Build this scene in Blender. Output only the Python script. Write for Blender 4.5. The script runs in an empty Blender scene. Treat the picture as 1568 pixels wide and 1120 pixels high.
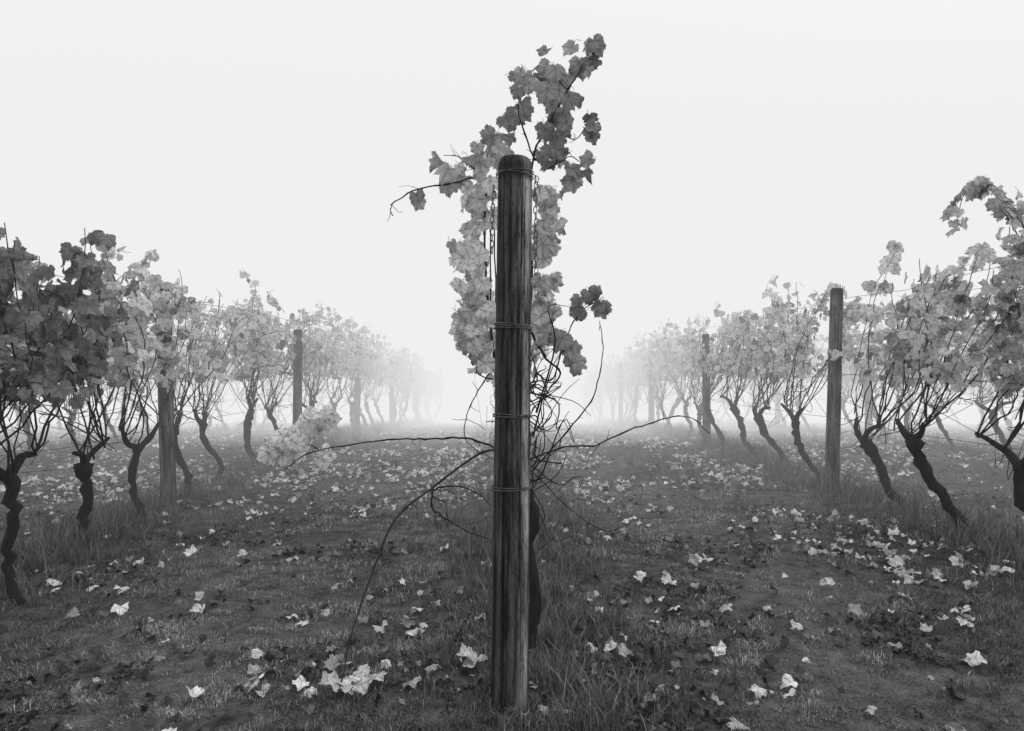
import bpy, math
import numpy as np
from mathutils import Vector

SC = bpy.context.scene
R0 = np.random.default_rng(11)
CAMH = 1.14
ROWL, ROWR = -2.78, 2.88
ROWS = [ROWL, 0.0, ROWR, -5.6, 5.75, -8.4, 8.6, -11.2, 11.5]

# ------------------------------------------------------------------ terrain
def H(x, y):
    x = np.asarray(x, float); y = np.asarray(y, float)
    t = np.maximum(0, y - 9.0)
    z = -0.086 * t * t / (t + 6.0)
    for r in ROWS:
        z = z + 0.035 * np.exp(-((x - r) / 0.33) ** 2)
    z = z + 0.010 * np.sin(1.7 * x + 0.6 * y) + 0.008 * np.sin(2.9 * y - 1.3 * x + 1) + 0.006 * np.sin(5.1 * x + 4.3 * y)
    return z

_nr = np.random.default_rng(5)
_dirs = [( _nr.uniform(0, 6.28), _nr.uniform(0, 6.28), _nr.uniform(0.6, 1.6)) for _ in range(14)]
def lnoise(x, y, f=1.0):
    s = 0
    for i, (a, p, k) in enumerate(_dirs):
        s = s + np.sin((np.cos(a) * x + np.sin(a) * y) * f * k * (1 + i * 0.25) + p)
    return s / 2.7

# ------------------------------------------------------------------ mesh builder
class B:
    def __init__(s):
        s.v = []; s.t = []; s.q = []; s.tm = []; s.qm = []; s.tone = []; s.luv = []; s.n = 0
    def add(s, v, tris=None, quads=None, mat=0, tone=0.1, luv=None):
        v = np.asarray(v, float).reshape(-1, 3)
        if tris is not None and len(tris):
            s.t.append(np.asarray(tris) + s.n); s.tm.append(np.full(len(tris), mat))
        if quads is not None and len(quads):
            s.q.append(np.asarray(quads) + s.n); s.qm.append(np.full(len(quads), mat))
        s.v.append(v)
        s.tone.append(np.broadcast_to(np.asarray(tone, float), (len(v),)))
        s.luv.append(np.zeros((len(v), 3)) if luv is None else luv)
        s.n += len(v)
    def mesh(s, name, mats, smooth=True):
        me = bpy.data.meshes.new(name)
        v = np.concatenate(s.v)
        t = np.concatenate(s.t) if s.t else np.zeros((0, 3), int)
        q = np.concatenate(s.q) if s.q else np.zeros((0, 4), int)
        mi = np.concatenate(s.tm + s.qm).astype(np.int32)
        loops = np.concatenate([t.ravel(), q.ravel()]).astype(np.int32)
        st = np.concatenate([np.arange(len(t)) * 3, len(t) * 3 + np.arange(len(q)) * 4]).astype(np.int32)
        me.vertices.add(len(v)); me.vertices.foreach_set("co", v.astype(np.float32).ravel())
        me.loops.add(len(loops)); me.loops.foreach_set("vertex_index", loops)
        me.polygons.add(len(st)); me.polygons.foreach_set("loop_start", st)
        me.update(calc_edges=True)
        me.polygons.foreach_set("material_index", mi)
        me.polygons.foreach_set("use_smooth", np.full(len(st), smooth))
        a = me.attributes.new("tone", 'FLOAT', 'POINT'); a.data.foreach_set("value", np.concatenate(s.tone).astype(np.float32))
        a = me.attributes.new("luv", 'FLOAT_VECTOR', 'POINT'); a.data.foreach_set("vector", np.concatenate(s.luv).astype(np.float32).ravel())
        for m in mats: me.materials.append(m)
        me.update()
        return me
    def obj(s, name, mats, smooth=True, parent=None):
        o = bpy.data.objects.new(name, s.mesh(name, mats, smooth))
        SC.collection.objects.link(o)
        if parent: o.parent = parent
        return o

def smooth_path(pts, n):
    pts = np.asarray(pts, float)
    m = len(pts)
    if m < 3:
        u = np.linspace(0, 1, n)[:, None]; return pts[0] * (1 - u) + pts[-1] * u
    P = np.vstack([2 * pts[0] - pts[1], pts, 2 * pts[-1] - pts[-2]])
    out = []
    for u in np.linspace(0, m - 1 - 1e-6, n):
        i = int(u); f = u - i
        p0, p1, p2, p3 = P[i], P[i + 1], P[i + 2], P[i + 3]
        out.append(0.5 * (2 * p1 + (p2 - p0) * f + (2 * p0 - 5 * p1 + 4 * p2 - p3) * f * f + (3 * p1 - p0 - 3 * p2 + p3) * f ** 3))
    return np.array(out)

def tube(b, pts, rad, sides=5, mat=0, tone=0.05, rng=None, rough=0.0, closed=False):
    pts = np.asarray(pts, float); n = len(pts)
    rad = np.broadcast_to(np.asarray(rad, float), (n,))
    if closed:
        T = np.roll(pts, -1, 0) - np.roll(pts, 1, 0)
    else:
        T = np.gradient(pts, axis=0)
    T = T / (np.linalg.norm(T, axis=1)[:, None] + 1e-9)
    u = np.cross(T[0], [0.3, 0.5, 0.81]); u /= np.linalg.norm(u) + 1e-9
    U = []
    for i in range(n):
        u = u - T[i] * np.dot(u, T[i]); u = u / (np.linalg.norm(u) + 1e-9); U.append(u)
    U = np.array(U); V = np.cross(T, U)
    a = np.arange(sides) / sides * 2 * np.pi
    rr = rad[:, None] * np.ones((1, sides))
    if rng is not None and rough > 0:
        rr = rr * (1 + rng.uniform(-rough, rough, rr.shape))
    v = pts[:, None, :] + rr[..., None] * (np.cos(a)[None, :, None] * U[:, None, :] + np.sin(a)[None, :, None] * V[:, None, :])
    m = n if closed else n - 1
    I = np.arange(m)[:, None]; J = np.arange(sides)[None]
    I2 = (I + 1) % n; J2 = (J + 1) % sides
    q = np.stack([I * sides + J, I * sides + J2, I2 * sides + J2, I2 * sides + J], -1).reshape(-1, 4)
    tris = []
    v = v.reshape(-1, 3)
    if not closed:
        v = np.vstack([v, pts[0], pts[-1]])
        for j in range(sides):
            tris.append((n * sides, (j + 1) % sides, j))
            tris.append((n * sides + 1, (n - 1) * sides + j, (n - 1) * sides + (j + 1) % sides))
    b.add(v, tris, q, mat, tone)

# ------------------------------------------------------------------ grape leaf
_th = np.radians([0, 12, 26, 38, 50, 62, 78, 92, 105, 120, 140, 160, 173, 180])
_rr = np.array([1.06, .93, .74, .85, .97, .86, .69, .79, .84, .74, .66, .58, .38, .12])
def leaf_template(k, rings):
    th = (np.arange(k) + 0.5) / k * 2 * np.pi - np.pi
    r = np.interp(np.abs(th), _th, _rr)
    if k > 20:
        r = r * (1 + 0.055 * np.where(np.arange(k) % 2 == 0, 1, -1))
    pts = [np.zeros((1, 2))]
    for f in (np.arange(rings) + 1) / rings:
        rf = r * f if f == 1 else f * (0.6 * r + 0.4 * r.mean())
        pts.append(np.stack([np.sin(th) * rf, np.cos(th) * rf], 1))
    P = np.concatenate(pts)
    tris = [(0, 1 + j, 1 + (j + 1) % k) for j in range(k)]
    for g in range(rings - 1):
        o = 1 + g * k
        for j in range(k):
            j2 = (j + 1) % k
            tris += [(o + j, o + k + j, o + k + j2), (o + j, o + k + j2, o + j2)]
    return P, np.array(tris)
TPL = {0: leaf_template(11, 1), 1: leaf_template(17, 1), 2: leaf_template(38, 2)}

def nrm(a): return a / (np.linalg.norm(a, axis=-1, keepdims=True) + 1e-9)

def leaves(b, P, axis, normal, size, tone, rng, lod=0, mat=1, curl=0.25, ro=0.05):
    P = np.asarray(P, float); n = len(P)
    if n == 0: return
    T, tr = TPL[lod]; k = len(T)
    ax = nrm(np.asarray(axis, float)); no = np.asarray(normal, float)
    no = nrm(no - ax * (no * ax).sum(-1, keepdims=True)); sx = np.cross(ax, no)
    size = np.broadcast_to(size, (n,)); tone = np.broadcast_to(tone, (n,))
    r2 = (T ** 2).sum(1)
    th = np.arctan2(T[:, 0], T[:, 1])
    c1 = rng.uniform(-0.4, 1.0, n)[:, None] * curl
    c2 = rng.uniform(-0.5, 1.0, n)[:, None] * curl * 1.3
    ph = rng.uniform(0, 6.28, (n, 1))
    z = -c1 * r2[None] + c2 * np.abs(T[:, 0])[None] + curl * 0.4 * np.sin(3 * th[None] + ph) * np.sqrt(r2)[None] + curl * 0.25 * np.sin(6 * th[None] + ph * 2) * r2[None]
    z = z - c1 * 1.0 * np.maximum(0, T[:, 1])[None] ** 2
    X = T[:, 0][None] * rng.uniform(0.8, 1.12, (n, 1)) * (1 + rng.uniform(-ro, ro, (n, k)))
    Y = T[:, 1][None] * rng.uniform(0.85, 1.12, (n, 1)) * (1 + rng.uniform(-ro, ro, (n, k)))
    V = P[:, None] + size[:, None, None] * (X[..., None] * sx[:, None] + Y[..., None] * ax[:, None] + z[..., None] * no[:, None])
    tris = (tr[None] + (np.arange(n) * k)[:, None, None]).reshape(-1, 3)
    luv = np.zeros((n, k, 3)); luv[..., :2] = T[None]; luv[..., 2] = rng.uniform(0, 1, (n, 1))
    b.add(V.reshape(-1, 3), tris, None, mat, np.repeat(tone, k), luv.reshape(-1, 3))

# ------------------------------------------------------------------ materials
class N:
    def __init__(s, mat_or_world):
        s.nt = mat_or_world.node_tree; s.nt.nodes.clear()
    def new(s, t, **kw):
        n = s.nt.nodes.new(t)
        for k, v in kw.items(): setattr(n, k, v)
        return n
    def link(s, a, b): s.nt.links.new(a, b)
    def math(s, op, a, b=None, c=None, clamp=False):
        n = s.new('ShaderNodeMath', operation=op, use_clamp=clamp)
        for i, x in enumerate((a, b, c)):
            if x is None: continue
            if isinstance(x, (int, float)): n.inputs[i].default_value = x
            else: s.link(x, n.inputs[i])
        return n.outputs[0]
    def mapr(s, v, a, b, c, d):
        n = s.new('ShaderNodeMapRange')
        s.link(v, n.inputs[0])
        for i, x in enumerate((a, b, c, d)): n.inputs[i + 1].default_value = x
        return n.outputs[0]
    def noise(s, vec, scale, detail=3, rough=0.6, vscale=None):
        if vscale is not None:
            m = s.new('ShaderNodeMapping'); m.inputs['Scale'].default_value = vscale
            s.link(vec, m.inputs['Vector']); vec = m.outputs[0]
        n = s.new('ShaderNodeTexNoise'); n.inputs['Scale'].default_value = scale
        n.inputs['Detail'].default_value = detail; n.inputs['Roughness'].default_value = rough
        s.link(vec, n.inputs['Vector']); return n.outputs['Fac']
    def grey(s, v):
        c = s.new('ShaderNodeCombineColor')
        for i in range(3): s.link(v, c.inputs[i])
        return c.outputs[0]

def newmat(name):
    m = bpy.data.materials.new(name); m.use_nodes = True
    return m, N(m)

def leaf_material(name, transl=0.42):
    m, n = newmat(name)
    tone = n.new('ShaderNodeAttribute', attribute_name='tone').outputs['Fac']
    luv = n.new('ShaderNodeAttribute', attribute_name='luv').outputs['Vector']
    sp = n.new('ShaderNodeSeparateXYZ'); n.link(luv, sp.inputs[0])
    u, v, rid = sp.outputs[0], sp.outputs[1], sp.outputs[2]
    ang = n.math('ARCTAN2', u, v)
    r = n.math('SQRT', n.math('ADD', n.math('MULTIPLY', u, u), n.math('MULTIPLY', v, v)))
    pp = n.math('PINGPONG', ang, 0.436)
    vein = n.mapr(n.math('MULTIPLY', pp, r), 0.012, 0.05, 0.5, 1.0)
    sec = n.math('PINGPONG', n.math('SUBTRACT', r, n.math('MULTIPLY', pp, 0.75)), 0.09)
    sec = n.mapr(sec, 0.0, 0.03, 0.78, 1.0)
    geo = n.new('ShaderNodeNewGeometry').outputs['Position']
    b1 = n.noise(geo, 38, 2)
    edge = n.math('MULTIPLY', n.mapr(r, 0.5, 0.9, 0, 1), n.mapr(b1, 0.44, 0.6, 0, 1))
    edge = n.mapr(n.math('MULTIPLY', edge, rid), 0, 1, 1.0, 0.18)
    t = n.math('MULTIPLY', tone, n.mapr(b1, 0.3, 0.7, 1.3, 0.8))
    t = n.math('MINIMUM', t, 0.95)
    for x in (vein, sec, edge): t = n.math('MULTIPLY', t, x)
    c = n.grey(t)
    p = n.new('ShaderNodeBsdfDiffuse'); n.link(c, p.inputs[0])
    tr = n.new('ShaderNodeBsdfTranslucent'); n.link(c, tr.inputs[0])
    mx = n.new('ShaderNodeMixShader'); mx.inputs[0].default_value = transl
    n.link(p.outputs[0], mx.inputs[1]); n.link(tr.outputs[0], mx.inputs[2])
    gl = n.new('ShaderNodeBsdfGlossy'); gl.inputs['Roughness'].default_value = 0.5; gl.inputs[0].default_value = (1, 1, 1, 1)
    m2 = n.new('ShaderNodeMixShader'); m2.inputs[0].default_value = 0.03
    n.link(mx.outputs[0], m2.inputs[1]); n.link(gl.outputs[0], m2.inputs[2])
    o = n.new('ShaderNodeOutputMaterial'); n.link(m2.outputs[0], o.inputs[0])
    return m

def bark_material(name):
    m, n = newmat(name)
    tone = n.new('ShaderNodeAttribute', attribute_name='tone').outputs['Fac']
    pos = n.new('ShaderNodeTexCoord').outputs['Object']
    a = n.noise(pos, 1.0, 4, 0.7, (90, 90, 14))
    t = n.math('MULTIPLY', tone, n.mapr(a, 0.3, 0.7, 0.3, 2.0))
    p = n.new('ShaderNodeBsdfPrincipled'); n.link(n.grey(t), p.inputs['Base Color'])
    p.inputs['Roughness'].default_value = 0.8; p.inputs['Specular IOR Level'].default_value = 0.12
    bp = n.new('ShaderNodeBump'); bp.inputs['Strength'].default_value = 0.9; bp.inputs['Distance'].default_value = 0.012
    n.link(a, bp.inputs['Height']); n.link(bp.outputs[0], p.inputs['Normal'])
    o = n.new('ShaderNodeOutputMaterial'); n.link(p.outputs[0], o.inputs[0])
    return m

def post_material(name, lo, hi):
    m, n = newmat(name)
    tone = n.new('ShaderNodeAttribute', attribute_name='tone').outputs['Fac']
    pos = n.new('ShaderNodeTexCoord').outputs['Object']
    g1 = n.noise(pos, 1.0, 6, 0.65, (60, 60, 1.3))
    g2 = n.noise(pos, 1.0, 4, 0.6, (260, 260, 6))
    blot = n.noise(pos, 1.0, 5, 0.7, (18, 18, 3.4))
    v = n.math('ADD', n.math('MULTIPLY', g1, 0.6), n.math('MULTIPLY', g2, 0.4))
    v = n.math('ADD', v, n.math('MULTIPLY', blot, 0.85))
    t = n.math('MULTIPLY', n.mapr(v, 0.82, 1.06, lo, hi), tone)
    crack = n.mapr(g1, 0.39, 0.43, 0.12, 1.0)
    spk = n.mapr(n.noise(pos, 1.0, 3, 0.7, (150, 150, 45)), 0.34, 0.46, 0.3, 1.0)
    t = n.math('MULTIPLY', n.math('MULTIPLY', t, crack), spk)
    p = n.new('ShaderNodeBsdfPrincipled'); n.link(n.grey(t), p.inputs['Base Color'])
    n.link(n.mapr(blot, 0.3, 0.7, 0.45, 0.8), p.inputs['Roughness']); p.inputs['Specular IOR Level'].default_value = 0.15
    bp = n.new('ShaderNodeBump'); bp.inputs['Strength'].default_value = 1.0; bp.inputs['Distance'].default_value = 0.012
    n.link(v, bp.inputs['Height']); n.link(bp.outputs[0], p.inputs['Normal'])
    o = n.new('ShaderNodeOutputMaterial'); n.link(p.outputs[0], o.inputs[0])
    return m

def metal_material():
    m, n = newmat('galvanised_wire')
    p = n.new('ShaderNodeBsdfPrincipled')
    pos = n.new('ShaderNodeTexCoord').outputs['Object']
    n.link(n.grey(n.mapr(n.noise(pos, 60), 0.3, 0.7, 0.01, 0.14)), p.inputs['Base Color'])
    p.inputs['Metallic'].default_value = 0.3; p.inputs['Roughness'].default_value = 0.5
    o = n.new('ShaderNodeOutputMaterial'); n.link(p.outputs[0], o.inputs[0])
    return m

def ground_material():
    m, n = newmat('damp_turf_soil')
    pos = n.new('ShaderNodeNewGeometry').outputs['Position']
    a = n.noise(pos, 0.9, 2); b = n.noise(pos, 9, 4, 0.75); c = n.noise(pos, 90, 3, 0.8)
    v = n.math('ADD', n.math('MULTIPLY', a, 0.3), n.math('ADD', n.math('MULTIPLY', b, 0.45), n.math('MULTIPLY', c, 0.45)))
    t = n.mapr(v, 0.5, 0.74, 0.012, 0.2)
    p = n.new('ShaderNodeBsdfPrincipled'); n.link(n.grey(t), p.inputs['Base Color'])
    p.inputs['Roughness'].default_value = 0.85; p.inputs['Specular IOR Level'].default_value = 0.15
    bp = n.new('ShaderNodeBump'); bp.inputs['Strength'].default_value = 1.0; bp.inputs['Distance'].default_value = 0.05
    n.link(v, bp.inputs['Height']); n.link(bp.outputs[0], p.inputs['Normal'])
    o = n.new('ShaderNodeOutputMaterial'); n.link(p.outputs[0], o.inputs[0])
    return m

def grass_material():
    m, n = newmat('grass_blades')
    tone = n.new('ShaderNodeAttribute', attribute_name='tone').outputs['Fac']
    p = n.new('ShaderNodeBsdfDiffuse'); n.link(n.grey(tone), p.inputs[0])
    gl = n.new('ShaderNodeBsdfGlossy'); gl.inputs['Roughness'].default_value = 0.4; gl.inputs[0].default_value = (1, 1, 1, 1)
    mx = n.new('ShaderNodeMixShader'); mx.inputs[0].default_value = 0.025
    n.link(p.outputs[0], mx.inputs[1]); n.link(gl.outputs[0], mx.inputs[2])
    o = n.new('ShaderNodeOutputMaterial'); n.link(mx.outputs[0], o.inputs[0])
    return m

M_LEAF = leaf_material('vine_leaf', 0.5)
M_DEAD = leaf_material('fallen_vine_leaf', 0.12)
M_BARK = bark_material('vine_bark')
M_POST = post_material('weathered_post_wood', 0.004, 0.2)
M_METAL = metal_material()
M_GROUND = ground_material()
M_GRASS = grass_material()

# ------------------------------------------------------------------ ground
def build_ground():
    ys = np.concatenate([[-300, -120, -50, -20, -10, -5], np.arange(-3, 12, 0.12), np.geomspace(12, 600, 90)])
    xs = np.concatenate([-np.geomspace(600, 12, 40), np.arange(-11.9, 11.95, 0.12), np.geomspace(12, 600, 40)])
    X, Y = np.meshgrid(xs, ys)
    Z = H(X, Y)
    v = np.stack([X, Y, Z], -1).reshape(-1, 3)
    ny, nx = X.shape
    i = (np.arange(ny - 1)[:, None] * nx + np.arange(nx - 1)[None]).ravel()
    q = np.stack([i, i + 1, i + nx + 1, i + nx], 1)
    b = B(); b.add(v, None, q, 0, 0.1); b.obj('ground', [M_GROUND])
build_ground()

def blades(b, x, y, h, w, tone, rng, leanamt=0.6):
    n = len(x); z = H(x, y) - 0.004
    a = rng.uniform(0, 6.283, n); la = rng.uniform(0, 6.283, n); l = rng.uniform(0.1, 1, n) * leanamt * h
    wx, wy = np.cos(a) * w / 2, np.sin(a) * w / 2
    lx, ly = np.cos(la) * l, np.sin(la) * l
    hh = np.sqrt(np.maximum(h * h - l * l * 0.8, (0.25 * h) ** 2))
    V = np.zeros((n, 5, 3))
    V[:, 0] = np.stack([x - wx, y - wy, z], 1); V[:, 1] = np.stack([x + wx, y + wy, z], 1)
    mx, my, mz = x + lx * 0.35, y + ly * 0.35, z + hh * 0.6
    V[:, 2] = np.stack([mx - wx * .8, my - wy * .8, mz], 1); V[:, 3] = np.stack([mx + wx * .8, my + wy * .8, mz], 1)
    V[:, 4] = np.stack([x + lx, y + ly, z + hh], 1)
    tr = np.array([(0, 1, 3), (0, 3, 2), (2, 3, 4)])
    T = (tr[None] + (np.arange(n) * 5)[:, None, None]).reshape(-1, 3)
    tn = np.repeat(tone[:, None], 5, 1) * np.array([0.4, 0.4, 0.95, 0.95, 1.3])[None]
    b.add(V.reshape(-1, 3), T, None, 0, tn.ravel())

def build_grass():
    rng = np.random.default_rng(3); b = B()
    n = 430000
    y = 1.75 * (20 / 1.75) ** rng.uniform(0, 1, n); x = rng.uniform(-0.92, 0.92, n) * (y + 0.3)
    n1 = lnoise(x, y, 0.8); n2 = lnoise(x + 31, y - 7, 3.2); n3 = lnoise(x - 11, y + 17, 9.0); n4 = lnoise(x + 5, y + 3, 24.0)
    worn = np.exp(-((np.abs(x + .1 * np.sin(y)) - 1.15) / 0.50) ** 2)
    dens = 0.80 + 0.10 * n1 + 0.20 * n2 + 0.22 * n3 + .16 * n4
    keep = rng.uniform(0, 1, n) < dens
    x, y, n1, n2, n3, n4, worn = [q[keep] for q in (x, y, n1, n2, n3, n4, worn)]; n = len(x)
    h = rng.uniform(0.010, 0.032, n) * np.clip(1 + 0.3 * n2 + 0.4 * n3 + .35 * n4, 0.3, 2) * (1 - .4 * worn)
    w = rng.uniform(0.0013, 0.0028, n) * (1 + y / 5)
    tone = 0.094 * np.exp(0.26 * n1 + 0.32 * n2 + 0.36 * n3 + .32 * n4) * rng.uniform(0.25, 1.75, n)
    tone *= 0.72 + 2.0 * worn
    tone *= np.interp(y, [1.7, 2.6, 3.6, 5], [.55, .75, 1.15, 1.3])  # foreground vignette darkening put into the blade colour by distance
    straw = rng.uniform(0, 1, n) < 0.07
    tone[straw] = rng.uniform(0.2, 0.5, straw.sum())
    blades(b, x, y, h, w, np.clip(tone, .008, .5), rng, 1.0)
    for r, ymin in ((ROWL, 2.2), (0.0, 2.0), (ROWR, 2.2), (-5.6, 6), (5.75, 6)):
        nt = 1300 if abs(r) < 4 else 300
        ty = ymin * (22 / ymin) ** rng.uniform(0, 1, nt)
        tx = r + rng.normal(0, 0.20, nt) + (.10 if r == 0 else 0)
        for cx, cy in zip(tx, ty):
            k = int(rng.integers(10, 30)); hmax = rng.choice([rng.uniform(0.06, 0.15), rng.uniform(.16, .32)], p=[.6, .4])
            if r == 0 and cy < 2.9: hmax = rng.uniform(.04, .10) if cx < .12 else min(hmax, .2)
            px = cx + rng.normal(0, 0.03, k); py = cy + rng.normal(0, 0.03, k)
            blades(b, px, py, rng.uniform(0.4, 1, k) * hmax, rng.uniform(0.0015, 0.0030, k) * (1 + cy / 9),
                   rng.uniform(0.02, 0.26, k), rng, 0.85)
    b.obj('grass', [M_GRASS], smooth=False)
build_grass()

def build_fallen():
    rng = np.random.default_rng(8); b = B()
    n = 60000
    y = 1.9 * (26 / 1.9) ** rng.uniform(0, 1, n) ** 0.75; x = rng.uniform(-1.0, 1.0, n) * (y + 0.4)
    dist = np.min([np.abs(x - r) for r in ROWS], axis=0)
    den = 0.30 + 0.85 * np.exp(-((dist - 0.65) / 0.42) ** 2)
    patch = np.clip(0.5 + 0.5 * lnoise(x + 3, y + 9, 1.0) + 0.4 * lnoise(x, y, 3.5), 0.03, 1.7)
    far = np.interp(y, [1.9, 3.0, 4.2, 5.5, 7, 14, 30], [0.03, 0.045, 0.09, 0.42, .95, 0.85, 0.3])
    far = far * np.where((x > 1.1) & (y < 5.5), 2.4, 1.0)
    keep = rng.uniform(0, 1, n) < den * patch * far
    x, y = x[keep], y[keep]; n = len(x)
    s = rng.uniform(0.016, 0.046, n)
    tone = rng.uniform(0.22, 0.82, n)
    dk = rng.uniform(0, 1, n) < np.interp(y, [2, 5, 9], [0.45, 0.3, 0.15]); tone[dk] = rng.uniform(0.02, 0.12, dk.sum())
    def orient(n, t=.38):
        az = rng.uniform(0, 6.283, n)
        return (np.stack([np.cos(az), np.sin(az), rng.normal(0, .7 * t, n)], 1), np.stack([rng.normal(0, t, n), rng.normal(0, t, n) - 0.1, np.ones(n)], 1))
    ax, no = orient(n)
    P = np.stack([x, y, H(x, y) + 0.012 + rng.uniform(0, 0.02, n)], 1)
    near = y < 6
    leaves(b, P[near], ax[near], no[near], s[near], tone[near], rng, 2, 0, 0.62, 0.08)
    leaves(b, P[~near], ax[~near], no[~near], s[~near] * 1.2, tone[~near], rng, 1, 0, 0.6, .15)
    n = 52000
    y = 1.8 * (12 / 1.8) ** rng.uniform(0, 1, n); x = rng.uniform(-1, 1, n) * (y + .3)
    cl = 0.28 * np.clip(lnoise(x - 5, y + 2, 2.2) + .7 * lnoise(x + 8, y - 3, 7.0) - .1, 0.04, 3)
    k = rng.uniform(0, 1, n) < cl
    x, y = x[k], y[k]; n = len(x); ax, no = orient(n, .5)
    leaves(b, np.stack([x, y, H(x, y) + .006 + rng.uniform(0, .022, n)], 1), ax, no, rng.uniform(.006, .030, n),
           np.where(rng.uniform(0, 1, n) < .88, rng.uniform(.008, .05, n), rng.uniform(.12, .4, n)), rng, 1, 0, .7, .3)
    big = [(-.565, 2.36, .062, .72), (-.50, 2.40, .052, .75), (-.60, 2.33, .05, .6), (-.53, 2.31, .055, .7), (-.14, 2.47, .048, .8), (-.12, 2.46, .03, .5),
           (.80, 2.62, .042, .8), (.37, 2.6, .035, .7), (.42, 2.58, .03, .6), (-.90, 2.38, .04, .75), (-1.95, 3.4, .05, .8), (-2.3, 3.4, .045, .8),
           (1.05, 3.95, .05, .85), (1.12, 3.98, .04, .8), (1.22, 2.92, .036, .75), (1.62, 3.5, .045, .8), (2.15, 3.85, .058, .8), (-1.42, 3.15, .036, .75),
           (2.0, 3.0, .04, .7), (1.75, 2.6, .045, .7), (-.85, 3.05, .032, .6), (-1.55, 3.95, .04, .7), (.66, 3.6, .036, .75), (-1.2, 2.25, .045, .06), (.45, 2.9, .06, .03), (.40, 2.95, .055, .04),
           (-.45, 2.95, .045, .3), (.95, 2.5, .045, .04), (1.0, 2.42, .035, .05), (1.5, 2.3, .05, .04), (-1.6, 2.6, .05, .04), (2.6, 3.6, .045, .75), (2.3, 3.4, .04, .7)]
    for (x0, y0, s0, t0) in big:
        for k in range(2):
            a = rng.uniform(0, 6.28)
            xx, yy = x0 + rng.normal(0, .012), y0 + rng.normal(0, .012)
            leaves(b, [(xx, yy, float(H(xx, yy)) + .03 + .012 * k)], [(math.cos(a), math.sin(a), rng.normal(0, .25))],
                   [(rng.normal(0, .35), -0.35 + rng.normal(0, .25), 1)], np.array([s0]) * rng.uniform(.8, 1), np.array([t0]) * rng.uniform(.65, 1), rng, 2, 0, 0.5, 0.04)
    b.obj('fallen_leaves', [M_DEAD])
build_fallen()

# ------------------------------------------------------------------ grapevines
def wig(rng, n, amp):
    w = rng.normal(0, 1, (n, 3)); w = np.cumsum(w, 0); w -= np.linspace(0, 1, n)[:, None] * w[-1]
    return w * amp

def cane_leaves(rng, path, zmin, zmax, per_m, outP, outA, outN, spread=0.09):
    seg = np.linalg.norm(np.diff(path, axis=0), axis=1); L = seg.sum()
    k = rng.poisson(max(0.1, L * per_m))
    u = rng.uniform(0, len(path) - 1.001, k)
    for q in u:
        i = int(q); p = path[i] + (path[i + 1] - path[i]) * (q - i)
        if p[2] < zmin or p[2] > zmax: 
            continue
        if p[2] < zmin + 0.18 and rng.uniform() < 0.45: continue
        a = rng.uniform(0, 6.283); d = np.array([math.cos(a), math.sin(a) * 0.8, 0])
        off = d * rng.uniform(0.02, spread) + np.array([0, 0, rng.uniform(-.06, .03)])
        outP.append(p + off)
        outA.append(d * rng.uniform(0.1, 0.9) + np.array([rng.normal(0, .35), rng.normal(0, .35), -rng.uniform(0.3, 1.2)]))
        outN.append(d * 0.9 + np.array([rng.normal(0, .6), rng.normal(0, .6) - 0.15, rng.uniform(0.0, 0.9)]))

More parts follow.
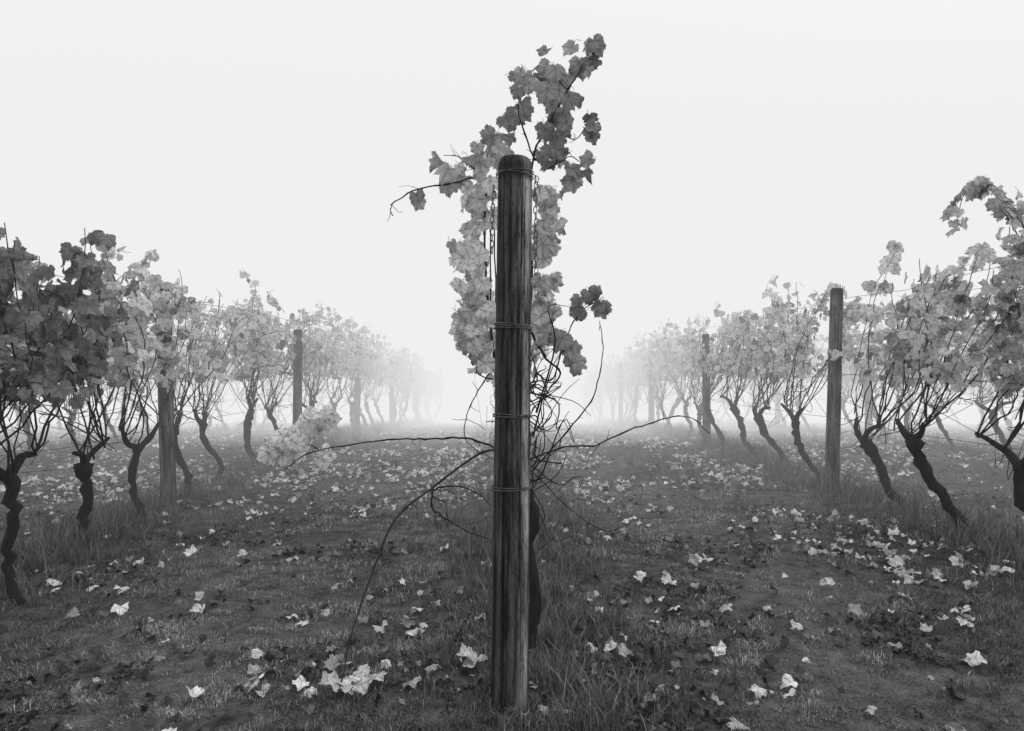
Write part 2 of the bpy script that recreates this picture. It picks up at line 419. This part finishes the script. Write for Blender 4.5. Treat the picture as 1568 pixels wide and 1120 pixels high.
def vine(name, seed, lean=(-0.08, 0.05), ntone=0.5, lod=1, leafden=1.0, shoots=None, zlow=1.02, ztop=1.88, thick=1.25, wild=True):
    rng = np.random.default_rng(seed); b = B()
    hz = rng.uniform(0.48, 0.62)
    head = np.array([lean[0], lean[1], hz])
    s1 = rng.uniform(-0.075, 0.075, 2)
    trunk = smooth_path([(0, 0, -0.06), (0.01, 0, 0.06), (lean[0] * .30 + s1[0], lean[1] * .3, hz * .33), (lean[0] * .75 + s1[1] * .7, lean[1] * .7 + s1[0] * .5, hz * .7), head], 20)
    trunk[2:-1] += rng.normal(0, .006, (17, 3))
    rad = np.interp(np.linspace(0, 1, 20), [0, .12, .5, .85, 1], [.038, .028, .024, .028, .036]) * thick * rng.uniform(0.8, 1.12) * (1 + rng.uniform(-.2, .2, 20))
    tube(b, trunk, rad, 9, 0, 0.011, rng, 0.2)
    LP, LA, LN = [], [], []
    starts = [head]
    for sgn in (-1, 1):
        L = rng.uniform(0.12, 0.34)
        arm = smooth_path([head - [0, 0, .02], head + [rng.uniform(-.05, .05), sgn * L * .5, rng.uniform(.03, .09)], head + [rng.uniform(-.08, .08), sgn * L, rng.uniform(.08, .17)]], 7)
        tube(b, arm, np.linspace(.027, .012, 7), 7, 0, 0.012, rng, 0.22)
        starts += [arm[3], arm[5], arm[6]]
    nc = int(rng.integers(13, 18))
    for i in range(nc):
        st = starts[int(rng.integers(0, len(starts)))] + rng.normal(0, .008, 3)
        yt = head[1] * 0.3 + (i / (nc - 1) - .5) * 1.15 + rng.normal(0, .09)
        xt = rng.normal(0, .14)
        zt = ztop + rng.normal(-0.09, .10)
        if rng.uniform() < 0.25: zt = rng.uniform(1.1, 1.6)
        n = 14; t = np.linspace(0, 1, n)
        p = np.stack([st[0] + (xt - st[0]) * t ** .9, st[1] + (yt - st[1]) * (1 - (1 - t) ** 1.7), st[2] + (zt - st[2]) * t], 1)
        p[:, 0] += np.sin(t * math.pi) * rng.normal(0, .08); p += wig(rng, n, 0.012)
        if rng.uniform() < .35:
            p[-3:, 2] -= np.array([0.02, .08, .18]); p[-3:, 0] += rng.choice([-1, 1]) * np.array([.03, .08, .13])
        r0 = rng.uniform(.0038, .0072)
        tube(b, p, np.linspace(r0, .0022, n), 5, 0, rng.uniform(.012, .04), rng, 0.1)
        cane_leaves(rng, p, zlow, 9, 19 * leafden, LP, LA, LN, 0.12)
        for k in range(int(rng.integers(1, 4))):
            j = int(rng.integers(4, n - 2)); q0 = p[j]
            d = np.array([rng.normal(0, .12), rng.normal(0, .16), rng.uniform(-.08, .2)])
            q = smooth_path([q0, q0 + d * .5 + [0, 0, .02], q0 + d], 6)
            tube(b, q, np.linspace(.0026, .0012, 6), 4, 0, rng.uniform(.015, .04))
            cane_leaves(rng, q, zlow, 9, 18 * leafden, LP, LA, LN, 0.07)
    for k in range(10):
        q0 = head + np.array([rng.normal(0, .08), rng.normal(0, .25), rng.uniform(.0, .35)])
        q = smooth_path([q0, q0 + rng.normal(0, .1, 3), q0 + rng.normal(0, .17, 3)], 7)
        tube(b, q, np.linspace(.003, .0012, 7), 4, 0, .025)
    if shoots:
        for sh, dn in shoots:
            p = smooth_path(sh, 16); tube(b, p, np.linspace(.0045, .0018, 16), 5, 0, .03, rng, .08)
            cane_leaves(rng, p, 0.5, 9, dn, LP, LA, LN, 0.08)
    elif wild:
        for k in range(int(rng.integers(0, 3))):
            y0 = rng.uniform(-.4, .4)
            p = smooth_path([(rng.normal(0, .08), y0, ztop - .15), (rng.normal(0, .08), y0 + rng.normal(0, .08), ztop + .06), (rng.normal(0, .12), y0 + rng.normal(0, .15), ztop + rng.uniform(.08, .24))], 7)
            tube(b, p, np.linspace(.0035, .0014, 7), 4, 0, .03)
            cane_leaves(rng, p, 0.5, 9, 16 * leafden, LP, LA, LN, 0.05)
    LP, LA, LN = map(np.array, (LP, LA, LN))
    n = len(LP); s = rng.uniform(.036, .066, n)
    tone = ntone * rng.uniform(.62, 1.2, n)
    dk = rng.uniform(0, 1, n) < .10; tone[dk] *= .4
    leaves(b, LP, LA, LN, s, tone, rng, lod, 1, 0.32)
    return b.mesh(name, [M_BARK, M_LEAF])

def place(me, name, x, y, rot=0.0, parent=None, sc=1.0):
    o = bpy.data.objects.new(name, me); SC.collection.objects.link(o)
    o.location = (x, y, float(H(x, y)) - 0.01); o.rotation_euler = (0, 0, rot)
    o.scale = sc if isinstance(sc, tuple) else (sc, sc, sc)
    if parent: o.parent = parent
    return o

# y, x, trunk lean, leaf tone, leaf density, top
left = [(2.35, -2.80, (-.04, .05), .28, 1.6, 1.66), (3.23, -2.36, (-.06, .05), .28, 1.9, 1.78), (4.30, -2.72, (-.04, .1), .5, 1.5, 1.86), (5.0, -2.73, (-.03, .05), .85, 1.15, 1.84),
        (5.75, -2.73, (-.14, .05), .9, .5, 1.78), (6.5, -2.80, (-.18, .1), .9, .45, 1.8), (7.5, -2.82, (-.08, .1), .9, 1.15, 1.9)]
for i, (y, x, ln, tn, ld, zt) in enumerate(left):
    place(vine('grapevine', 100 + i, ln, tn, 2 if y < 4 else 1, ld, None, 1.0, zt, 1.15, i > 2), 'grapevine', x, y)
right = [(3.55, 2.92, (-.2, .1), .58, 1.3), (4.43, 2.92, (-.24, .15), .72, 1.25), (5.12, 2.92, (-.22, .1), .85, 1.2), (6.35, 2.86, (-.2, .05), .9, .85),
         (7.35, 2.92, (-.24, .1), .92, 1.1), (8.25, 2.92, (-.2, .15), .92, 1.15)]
for i, (y, x, ln, tn, ld) in enumerate(right):
    sh = None
    if i == 0:
        sh = [([(-.05, .2, 1.7), (-.02, .35, 1.95), (-.05, .45, 2.12), (-.14, .5, 2.20), (-.24, .5, 2.12), (-.28, .5, 1.95)], 50),
              ([(.0, .3, 1.7), (-.1, .3, 1.9), (-.12, .4, 2.05)], 50)]
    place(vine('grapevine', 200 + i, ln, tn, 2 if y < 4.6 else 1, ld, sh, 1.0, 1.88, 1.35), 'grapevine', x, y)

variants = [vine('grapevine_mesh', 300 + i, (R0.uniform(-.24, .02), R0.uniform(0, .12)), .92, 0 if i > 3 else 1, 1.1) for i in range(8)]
def fill_row(x, y0, y1, step, parent=None, vs=variants, narrow=1.0):
    y = y0
    while y < y1:
        s = R0.uniform(.90, 1.07)
        place(vs[int(R0.integers(0, len(vs)))], 'grapevine', x + R0.normal(0, .05 * narrow), y + R0.normal(0, .07), R0.choice([0, math.pi]) if y > 12 else R0.normal(0, .1) * narrow, parent, (s * narrow, s, s))
        y += step
fill_row(ROWL, 8.4, 25, .9)
fill_row(ROWR, 9.15, 25, .9)
fill_row(0.03, 4.1, 20, .95, None, variants, .5)
for r, y0, y1 in ((-5.6, 6.0, 20), (5.75, 6.0, 20), (-8.4, 9.0, 18), (8.6, 9.0, 18), (-11.2, 12, 18), (11.5, 12, 18)):
    e = bpy.data.objects.new('distant_vine_row', None); SC.collection.objects.link(e)
    fill_row(r, y0, y1, .92, e)

# ------------------------------------------------------------------ posts
def post_mesh(name, height, r0, r1, seed, nseg=72, nh=130, groove=True):
    rng = np.random.default_rng(seed); b = B()
    zs = np.concatenate([np.linspace(-0.15, height - 0.04, nh), height - np.array([.032, .024, .016, .010, .005, .002])])
    a = np.arange(nseg) / nseg * 2 * np.pi
    V = []; TN = []
    k = [rng.uniform(0, 6.28) for _ in range(8)]
    for z in zs:
        f = (z + .15) / (height + .15); r = r0 * (1 - f) + r1 * f
        d = height - z
        if d < .035: r = r * (1 - 0.26 * ((.035 - d) / .035) ** 2.6)
        w = 0.014 * np.sin(2 * a + k[0] + z * .6) + .012 * np.sin(5 * a + k[1] + z) + .009 * np.sin(11 * a + k[2] + 1.3 * z) + .007 * np.sin(23 * a + k[3])
        w = w + .008 * np.sin(7 * z + 3 * a + k[4]) + .006 * np.sin(17 * z + 2 * a)
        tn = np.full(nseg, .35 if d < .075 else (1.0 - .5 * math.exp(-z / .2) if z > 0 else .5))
        if groove:
            for ga, z0, z1, dep in ((4.32, -0.1, 1.25, .26), (4.95, .85, 1.68, .16), (5.35, .1, .75, .14), (3.9, .8, 1.7, .16), (4.6, .2, .9, .12), (5.1, -.1, .5, .14), (4.55, 1.0, 1.6, .12)):
                g = ga + .05 * math.sin(3.3 * z + ga) + .025 * math.sin(11 * z)
                m = np.clip((z - z0) / .12, 0, 1) * np.clip((z1 - z) / .12, 0, 1)
                e = m * np.exp(-((a - g) / .05) ** 2)
                w = w - dep * e; tn = tn * (1 - .8 * e)
            tn = tn * (0.5 + 2.0 * np.exp(-((a - 5.5 - .14 * math.sin(2.1 * z)) / .42) ** 2))  # sunlit right side painted into the tone as a pale band
        rr = r * (1 + w)
        V.append(np.stack([rr * np.cos(a), rr * np.sin(a), np.full(nseg, z)], 1)); TN.append(tn)
    n = len(zs); V = np.concatenate(V + [np.array([[0, 0, height]])]); TN = np.concatenate(TN + [np.array([.3])])
    i = (np.arange(n - 1)[:, None] * nseg + np.arange(nseg)[None]); j = (np.arange(n - 1)[:, None] * nseg + (np.arange(nseg)[None] + 1) % nseg)
    q = np.stack([i, j, j + nseg, i + nseg], -1).reshape(-1, 4)
    t = [((n - 1) * nseg + s, (n - 1) * nseg + (s + 1) % nseg, n * nseg) for s in range(nseg)]
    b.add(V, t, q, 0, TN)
    return b.mesh(name, [M_POST])

py = 2.17
post = bpy.data.objects.new('wooden_vineyard_post', None); SC.collection.objects.link(post)
post.location = (-0.010, py, 0.0); post.rotation_euler = (0, math.radians(0.62), 0)
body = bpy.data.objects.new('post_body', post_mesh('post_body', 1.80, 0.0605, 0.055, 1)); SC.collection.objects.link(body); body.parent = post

def ring_pts(z, r, tilt=0.0, ph=0.0, n=40):
    a = np.arange(n) / n * 2 * np.pi
    return np.stack([r * np.cos(a), r * np.sin(a), z + tilt * np.cos(a + ph)], 1)
bw = B(); rg = np.random.default_rng(4)
for z, m in ((1.742, 2), (1.256, 4), (.978, 3), (.75, 3)):
    for k in range(m):
        tube(bw, ring_pts(z + k * .004, .0640 - .003 * z, rg.uniform(-.007, .007), rg.uniform(0, 6)), .0019, 5, 0, .1, closed=True)
    s = -1 if z in (1.256, .75) else 1
    tl = smooth_path([(s * .058, -.02, z), (s * .075, -.03, z - .012), (s * .07, -.025, z - .035), (s * .082, -.02, z - .045)], 9)
    tube(bw, tl, .0016, 4, 0, .1)
bw.obj('wire_ties', [M_METAL], parent=post)
def chain(name, x, y, z0, z1, lean=0.0):
    b = B(); z = z0; k = 0
    while z > z1:
        a = np.arange(14) / 14 * 2 * np.pi
        u, w = .0056 * np.cos(a), .0125 * np.sin(a)
        c = np.array([x + lean * (z0 - z) + .0015 * math.sin(k * 2.1), y, z])
        if k % 2: p = np.stack([c[0] + u, c[1] + 0 * u, c[2] + w], 1)
        else: p = np.stack([c[0] + u * .35, c[1] + u, c[2] + w], 1)
        tube(b, p, .0015, 5, 0, .1, closed=True); z -= .0195; k += 1
    b.obj(name, [M_METAL], parent=post)
chain('chain_left', -.067, -.005, 1.70, 1.50, -.02)
chain('chain_right', .066, .01, 1.735, 1.44, .02)

pm = [post_mesh('row_post', 1.76, .060, .052, 20 + i, 20, 20, False) for i in range(3)]
def row_posts(x, ylist, parent=None):
    for i, y in enumerate(ylist):
        o = place(pm[i % 3], 'wooden_vineyard_post', x, y, R0.uniform(0, 6), parent, (1, 1, 1.0 if y < 7 else .9))
        o.rotation_euler = (R0.normal(0, .012), R0.normal(-.012, .012), R0.uniform(0, 6))
row_posts(ROWL + .04, [5.45, 8.7, 12.0, 15.6])
row_posts(ROWR - .14, [5.85, 9.6, 13.4, 17.2])
row_posts(0.0, [6.2, 10, 14, 18])
for r in (-5.6, 5.75, -8.4, 8.6):
    e = bpy.data.objects.new('distant_post_row', None); SC.collection.objects.link(e)
    row_posts(r, [7.3, 11, 14.8], e)

for r, y0 in ((ROWL, 2.6), (0.0, 2.2), (ROWR, 2.6), (-5.6, 4), (5.75, 4)):
    b = B(); ys = np.concatenate([np.arange(y0, 12, .8), np.arange(12, 26, 3.0)])
    for z in (.62, 1.0, 1.35, 1.67):
        for dx in ((-.05, .05) if z in (1.0, 1.35) else (0.0,)):
            p = np.stack([np.full(len(ys), r + dx), ys, H(r, ys) + z + .012 * np.sin(ys * 1.7 + z * 5)], 1)
            tube(b, p, .0019, 4, 0, .1)
    b.obj('trellis_wire', [M_METAL])

# ------------------------------------------------------------------ the vine behind the end post
def end_vine():
    rng = np.random.default_rng(77); b = B()
    U = 1 / 400.0   # sketch unit: 2.5 mm
    def c(a, h, y=2.61): return np.array([a * U, y, CAMH + h * U])
    trunk = smooth_path([(.068, 2.66, -.05), (.072, 2.66, .1), (.09, 2.64, .25), (.06, 2.66, .42), (.08, 2.65, .55), (.03, 2.66, .68)], 20)
    tube(b, trunk, np.interp(np.linspace(0, 1, 20), [0, .3, .6, 1], [.030, .026, .023, .03]) * (1 + rng.uniform(-.18, .18, 20)), 10, 0, .013, rng, .2)
    shoots = [
        ([c(10, -60), c(30, 120), c(28, 240), c(35, 320), c(52, 365), c(85, 421), c(105, 455), c(118, 490)], .0055),
        ([c(-20, -60), c(-38, 120), c(-42, 230), c(-45, 286), c(-85, 278, 2.58), c(-145, 264, 2.55), c(-180, 238, 2.53)], .005),
        ([c(-172, 244, 2.53), c(-178, 230, 2.53), c(-176, 222, 2.53)], .002),
        ([c(-45, 286), c(-75, 315), c(-105, 322)], .003),
        ([c(35, 315), c(15, 360), c(5, 400), c(20, 440), c(42, 460)], .0035),
        ([c(60, 375), c(95, 345), c(125, 378)], .003),
        ([c(55, 300), c(90, 320), c(116, 306)], .003),
        ([c(85, 421), c(60, 450), c(50, 465)], .0025),
        ([c(35, -10), c(60, -18), c(80, 45), c(108, 88), c(138, 104)], .0035),
        ([c(30, 50), c(50, 10), c(70, -12), c(52, -40), c(30, -70)], .005),
        ([c(30, -165), c(95, -92), c(130, -40), c(139, 20), c(134, 68)], .0035),
        ([c(25, -145), c(80, -125), c(130, -122), c(190, -97), c(240, -80), c(275, -80), c(302, -104)], .0036),
        ([c(-20, -128), c(-60, -112), c(-110, -110), c(-150, -114), c(-220, -113, 2.55), c(-285, -122, 2.5), c(-330, -150, 2.48)], .0042),
        ([c(-285, -122, 2.5), c(-320, -112, 2.5), c(-365, -125, 2.5)], .0022),
        ([c(-10, -135), (-.12, 2.60, .80), (-.305, 2.55, .68), (-.43, 2.5, .58), (-.49, 2.45, .44), (-.55, 2.4, .246), (-.575, 2.35, .09), (-.59, 2.3, .02)], .0048),
        ([c(-122, -190), c(-100, -184), c(-60, -190), c(-30, -215)], .004),
        ([c(-122, -190), c(-120, -222), c(-85, -244), c(-30, -268)], .0042),
        ([c(-118, -200), c(-100, -215), c(-98, -235), c(-110, -225)], .002),
        ([c(-20, 10), c(-45, -30), c(-66, -75), c(-68, -118), c(-25, -145)], .003),
        ([c(-30, -20), c(-55, -10), c(-40, 40)], .003),
        ([c(25, -150), c(70, -185), c(110, -170), c(100, -200)], .0025),
        ([c(25, -160), c(90, -220), c(150, -250), c(200, -230)], .002),
        ([c(25, -110), c(60, -75), c(40, -40), c(75, -60)], .0028),
    ]
    for p, r in shoots:
        n = max(12, len(p) * 5); q = smooth_path(p, n) + wig(rng, n, .0022)
        rr = np.linspace(r, r * .4, n); rr[::5] *= 1.35
        tube(b, q, rr, 6, 0, rng.uniform(.012, .03), rng, .1)
        L = int(n / 5)
        for k in range(L):
            j = int(rng.integers(2, n - 1)); d = rng.normal(0, .025, 3)
            tube(b, smooth_path([q[j], q[j] + d * .6, q[j] + d + rng.normal(0, .008, 3)], 5), np.linspace(.0015, .0007, 5), 4, 0, .03)
    for k in range(46):
        a0 = np.array([rng.uniform(.02, .10), rng.uniform(2.5, 2.95), rng.uniform(.62, 1.10)])
        d = np.array([rng.uniform(.0, .15), rng.normal(0, .06), rng.normal(0.03, .13)])
        q = smooth_path([a0, a0 + d * .5 + rng.normal(0, .03, 3), a0 + d + rng.normal(0, .03, 3), a0 + d * 1.2 + rng.normal(0, .04, 3)], 12)
        tube(b, q, np.linspace(rng.uniform(.002, .0045), .001, 12), 5, 0, rng.uniform(.012, .035), rng, .1)
    for k in range(7):
        x0 = rng.uniform(-.06, .09); x1 = x0 + rng.normal(0, .05)
        q = smooth_path([(.02 + x0 * .3, 2.66, .66), (x0, 2.6 + rng.uniform(0, .2), .95), (x1, 2.65, 1.3), (x1 * 1.2, 2.7, 1.75)], 16) + wig(rng, 16, .004)
        tube(b, q, np.linspace(.0055, .0025, 16), 5, 0, .025, rng, .08)
    cl = [(117, 468, 14, 26, 7, .26), (88, 452, 18, 14, 5, .34), (48, 450, 20, 12, 5, .4), (14, 430, 14, 18, 6, .4), (10, 382, 18, 22, 8, .4), (60, 415, 25, 20, 9, .35),  # upper clusters: backlit darkness put into the leaf tone
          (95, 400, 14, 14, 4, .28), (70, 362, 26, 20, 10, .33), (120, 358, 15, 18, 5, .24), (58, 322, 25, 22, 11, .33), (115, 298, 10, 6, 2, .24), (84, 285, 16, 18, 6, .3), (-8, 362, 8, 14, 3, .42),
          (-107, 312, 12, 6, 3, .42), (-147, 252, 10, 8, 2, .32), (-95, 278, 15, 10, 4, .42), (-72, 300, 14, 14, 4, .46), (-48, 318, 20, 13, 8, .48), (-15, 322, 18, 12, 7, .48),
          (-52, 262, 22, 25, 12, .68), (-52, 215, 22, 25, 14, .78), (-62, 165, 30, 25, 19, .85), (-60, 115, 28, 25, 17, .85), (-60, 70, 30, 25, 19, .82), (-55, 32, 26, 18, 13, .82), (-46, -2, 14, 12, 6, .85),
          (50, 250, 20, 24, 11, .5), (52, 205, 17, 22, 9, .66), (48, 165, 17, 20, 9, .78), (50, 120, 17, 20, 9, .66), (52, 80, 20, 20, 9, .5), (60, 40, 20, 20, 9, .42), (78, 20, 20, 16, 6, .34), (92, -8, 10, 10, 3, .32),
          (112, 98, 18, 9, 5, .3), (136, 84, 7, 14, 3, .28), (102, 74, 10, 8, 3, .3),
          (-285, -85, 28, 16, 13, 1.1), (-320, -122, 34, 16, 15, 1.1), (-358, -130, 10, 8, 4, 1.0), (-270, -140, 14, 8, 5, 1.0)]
    P, A, Nn, T, S = [], [], [], [], []
    for a, h, ra, rb, n, tn in cl:
        for k in range(n):
            an = rng.uniform(0, 6.283); rr = math.sqrt(rng.uniform(0, 1))
            yy = 2.61 + rng.uniform(-.12, .16) if h > -40 else 2.49 + rng.uniform(-.05, .05)
            pp = c(a + ra * rr * math.cos(an), h + rb * rr * math.sin(an), yy) + [0, 0, .02]
            ax = np.array([rng.normal(0, .6), rng.normal(0, .35), -rng.uniform(.2, 1.1)])
            P.append(pp); A.append(ax); Nn.append([rng.normal(0, .5), -1 + rng.normal(0, .3), rng.uniform(-.2, .9)])
            T.append(tn * rng.uniform(.5, 1.25)); S.append(rng.uniform(.032, .055))
            pet = smooth_path([pp, pp - nrm(ax) * .02 + rng.normal(0, .006, 3), pp - nrm(ax) * rng.uniform(.03, .05) + np.array([0, .02, 0])], 4)
            tube(b, pet, .0009, 3, 0, .08)
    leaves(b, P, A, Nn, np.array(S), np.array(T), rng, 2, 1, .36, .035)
    b.obj('grapevine', [M_BARK, M_LEAF])
end_vine()

# ------------------------------------------------------------------ fog
def fog_box(name, x0, x1, y0, y1, z0, z1, sigma, L, parent=None):
    b = B()
    v = [(x, y, z) for z in (z0, z1) for y in (y0, y1) for x in (x0, x1)]
    q = [(0, 2, 3, 1), (4, 5, 7, 6), (0, 1, 5, 4), (2, 6, 7, 3), (0, 4, 6, 2), (1, 3, 7, 5)]
    m, n = newmat(name + '_volume')
    ab = n.new('ShaderNodeVolumeAbsorption'); ab.inputs['Color'].default_value = (0, 0, 0, 1); ab.inputs['Density'].default_value = sigma
    em = n.new('ShaderNodeEmission'); em.inputs[0].default_value = (1, 1, 1, 1); em.inputs[1].default_value = sigma * L  # added glow stands in for daylight scattered inside the fog
    ad = n.new('ShaderNodeAddShader'); n.link(ab.outputs[0], ad.inputs[0]); n.link(em.outputs[0], ad.inputs[1])
    o = n.new('ShaderNodeOutputMaterial'); n.link(ad.outputs[0], o.inputs['Volume'])
    b.add(v, None, q, 0, .1)
    return b.obj(name, [m], smooth=False, parent=parent)
fog = bpy.data.objects.new('fog', None); SC.collection.objects.link(fog)
fog_box('fog_layer', -300, 300, -60, 500, -60, 22, 0.003, .95, fog)
fog_box('fog_middle', -299, 299, 4.5, 499, -59, 21, 0.028, .93, fog)
fog_box('fog_bank', -298, 298, 9.5, 498, -58, 12, 0.13, .84, fog)

# ------------------------------------------------------------------ sky + sun
w = bpy.data.worlds.new("World"); SC.world = w; w.use_nodes = True
n = N(w)
sun_el, sun_az = math.radians(40), math.radians(48)
sky = n.new('ShaderNodeTexSky'); sky.sky_type = 'NISHITA'; sky.sun_disc = False
sky.sun_elevation = sun_el; sky.sun_rotation = sun_az; sky.dust_density = 5.0; sky.air_density = 1.0
bwn = n.new('ShaderNodeRGBToBW'); n.link(sky.outputs[0], bwn.inputs[0])
bg = n.new('ShaderNodeBackground'); n.link(n.grey(n.math('ADD', n.math('MULTIPLY', bwn.outputs[0], 0.3), 7.7)), bg.inputs[0]); bg.inputs[1].default_value = 0.13
o = n.new('ShaderNodeOutputWorld'); n.link(bg.outputs[0], o.inputs[0])

sd = bpy.data.lights.new('sun', 'SUN'); sd.energy = 3.2; sd.angle = math.radians(30)
so = bpy.data.objects.new('sun', sd); SC.collection.objects.link(so)
d = Vector((math.sin(sun_az) * math.cos(sun_el), math.cos(sun_az) * math.cos(sun_el), math.sin(sun_el)))
so.rotation_euler = d.to_track_quat('Z', 'Y').to_euler(); so.location = (5, 10, 18)

# ------------------------------------------------------------------ camera
cd = bpy.data.cameras.new('camera'); cd.lens = 24; cd.sensor_width = 36; cd.clip_end = 2000; cd.clip_start = 0.05
co = bpy.data.objects.new('camera', cd); SC.collection.objects.link(co)
co.location = (0, 0, CAMH); co.rotation_euler = (math.radians(90), 0, 0)
SC.camera = co
SC.view_settings.view_transform = 'Standard'; SC.view_settings.look = 'None'; SC.view_settings.exposure = 0; SC.view_settings.gamma = 1
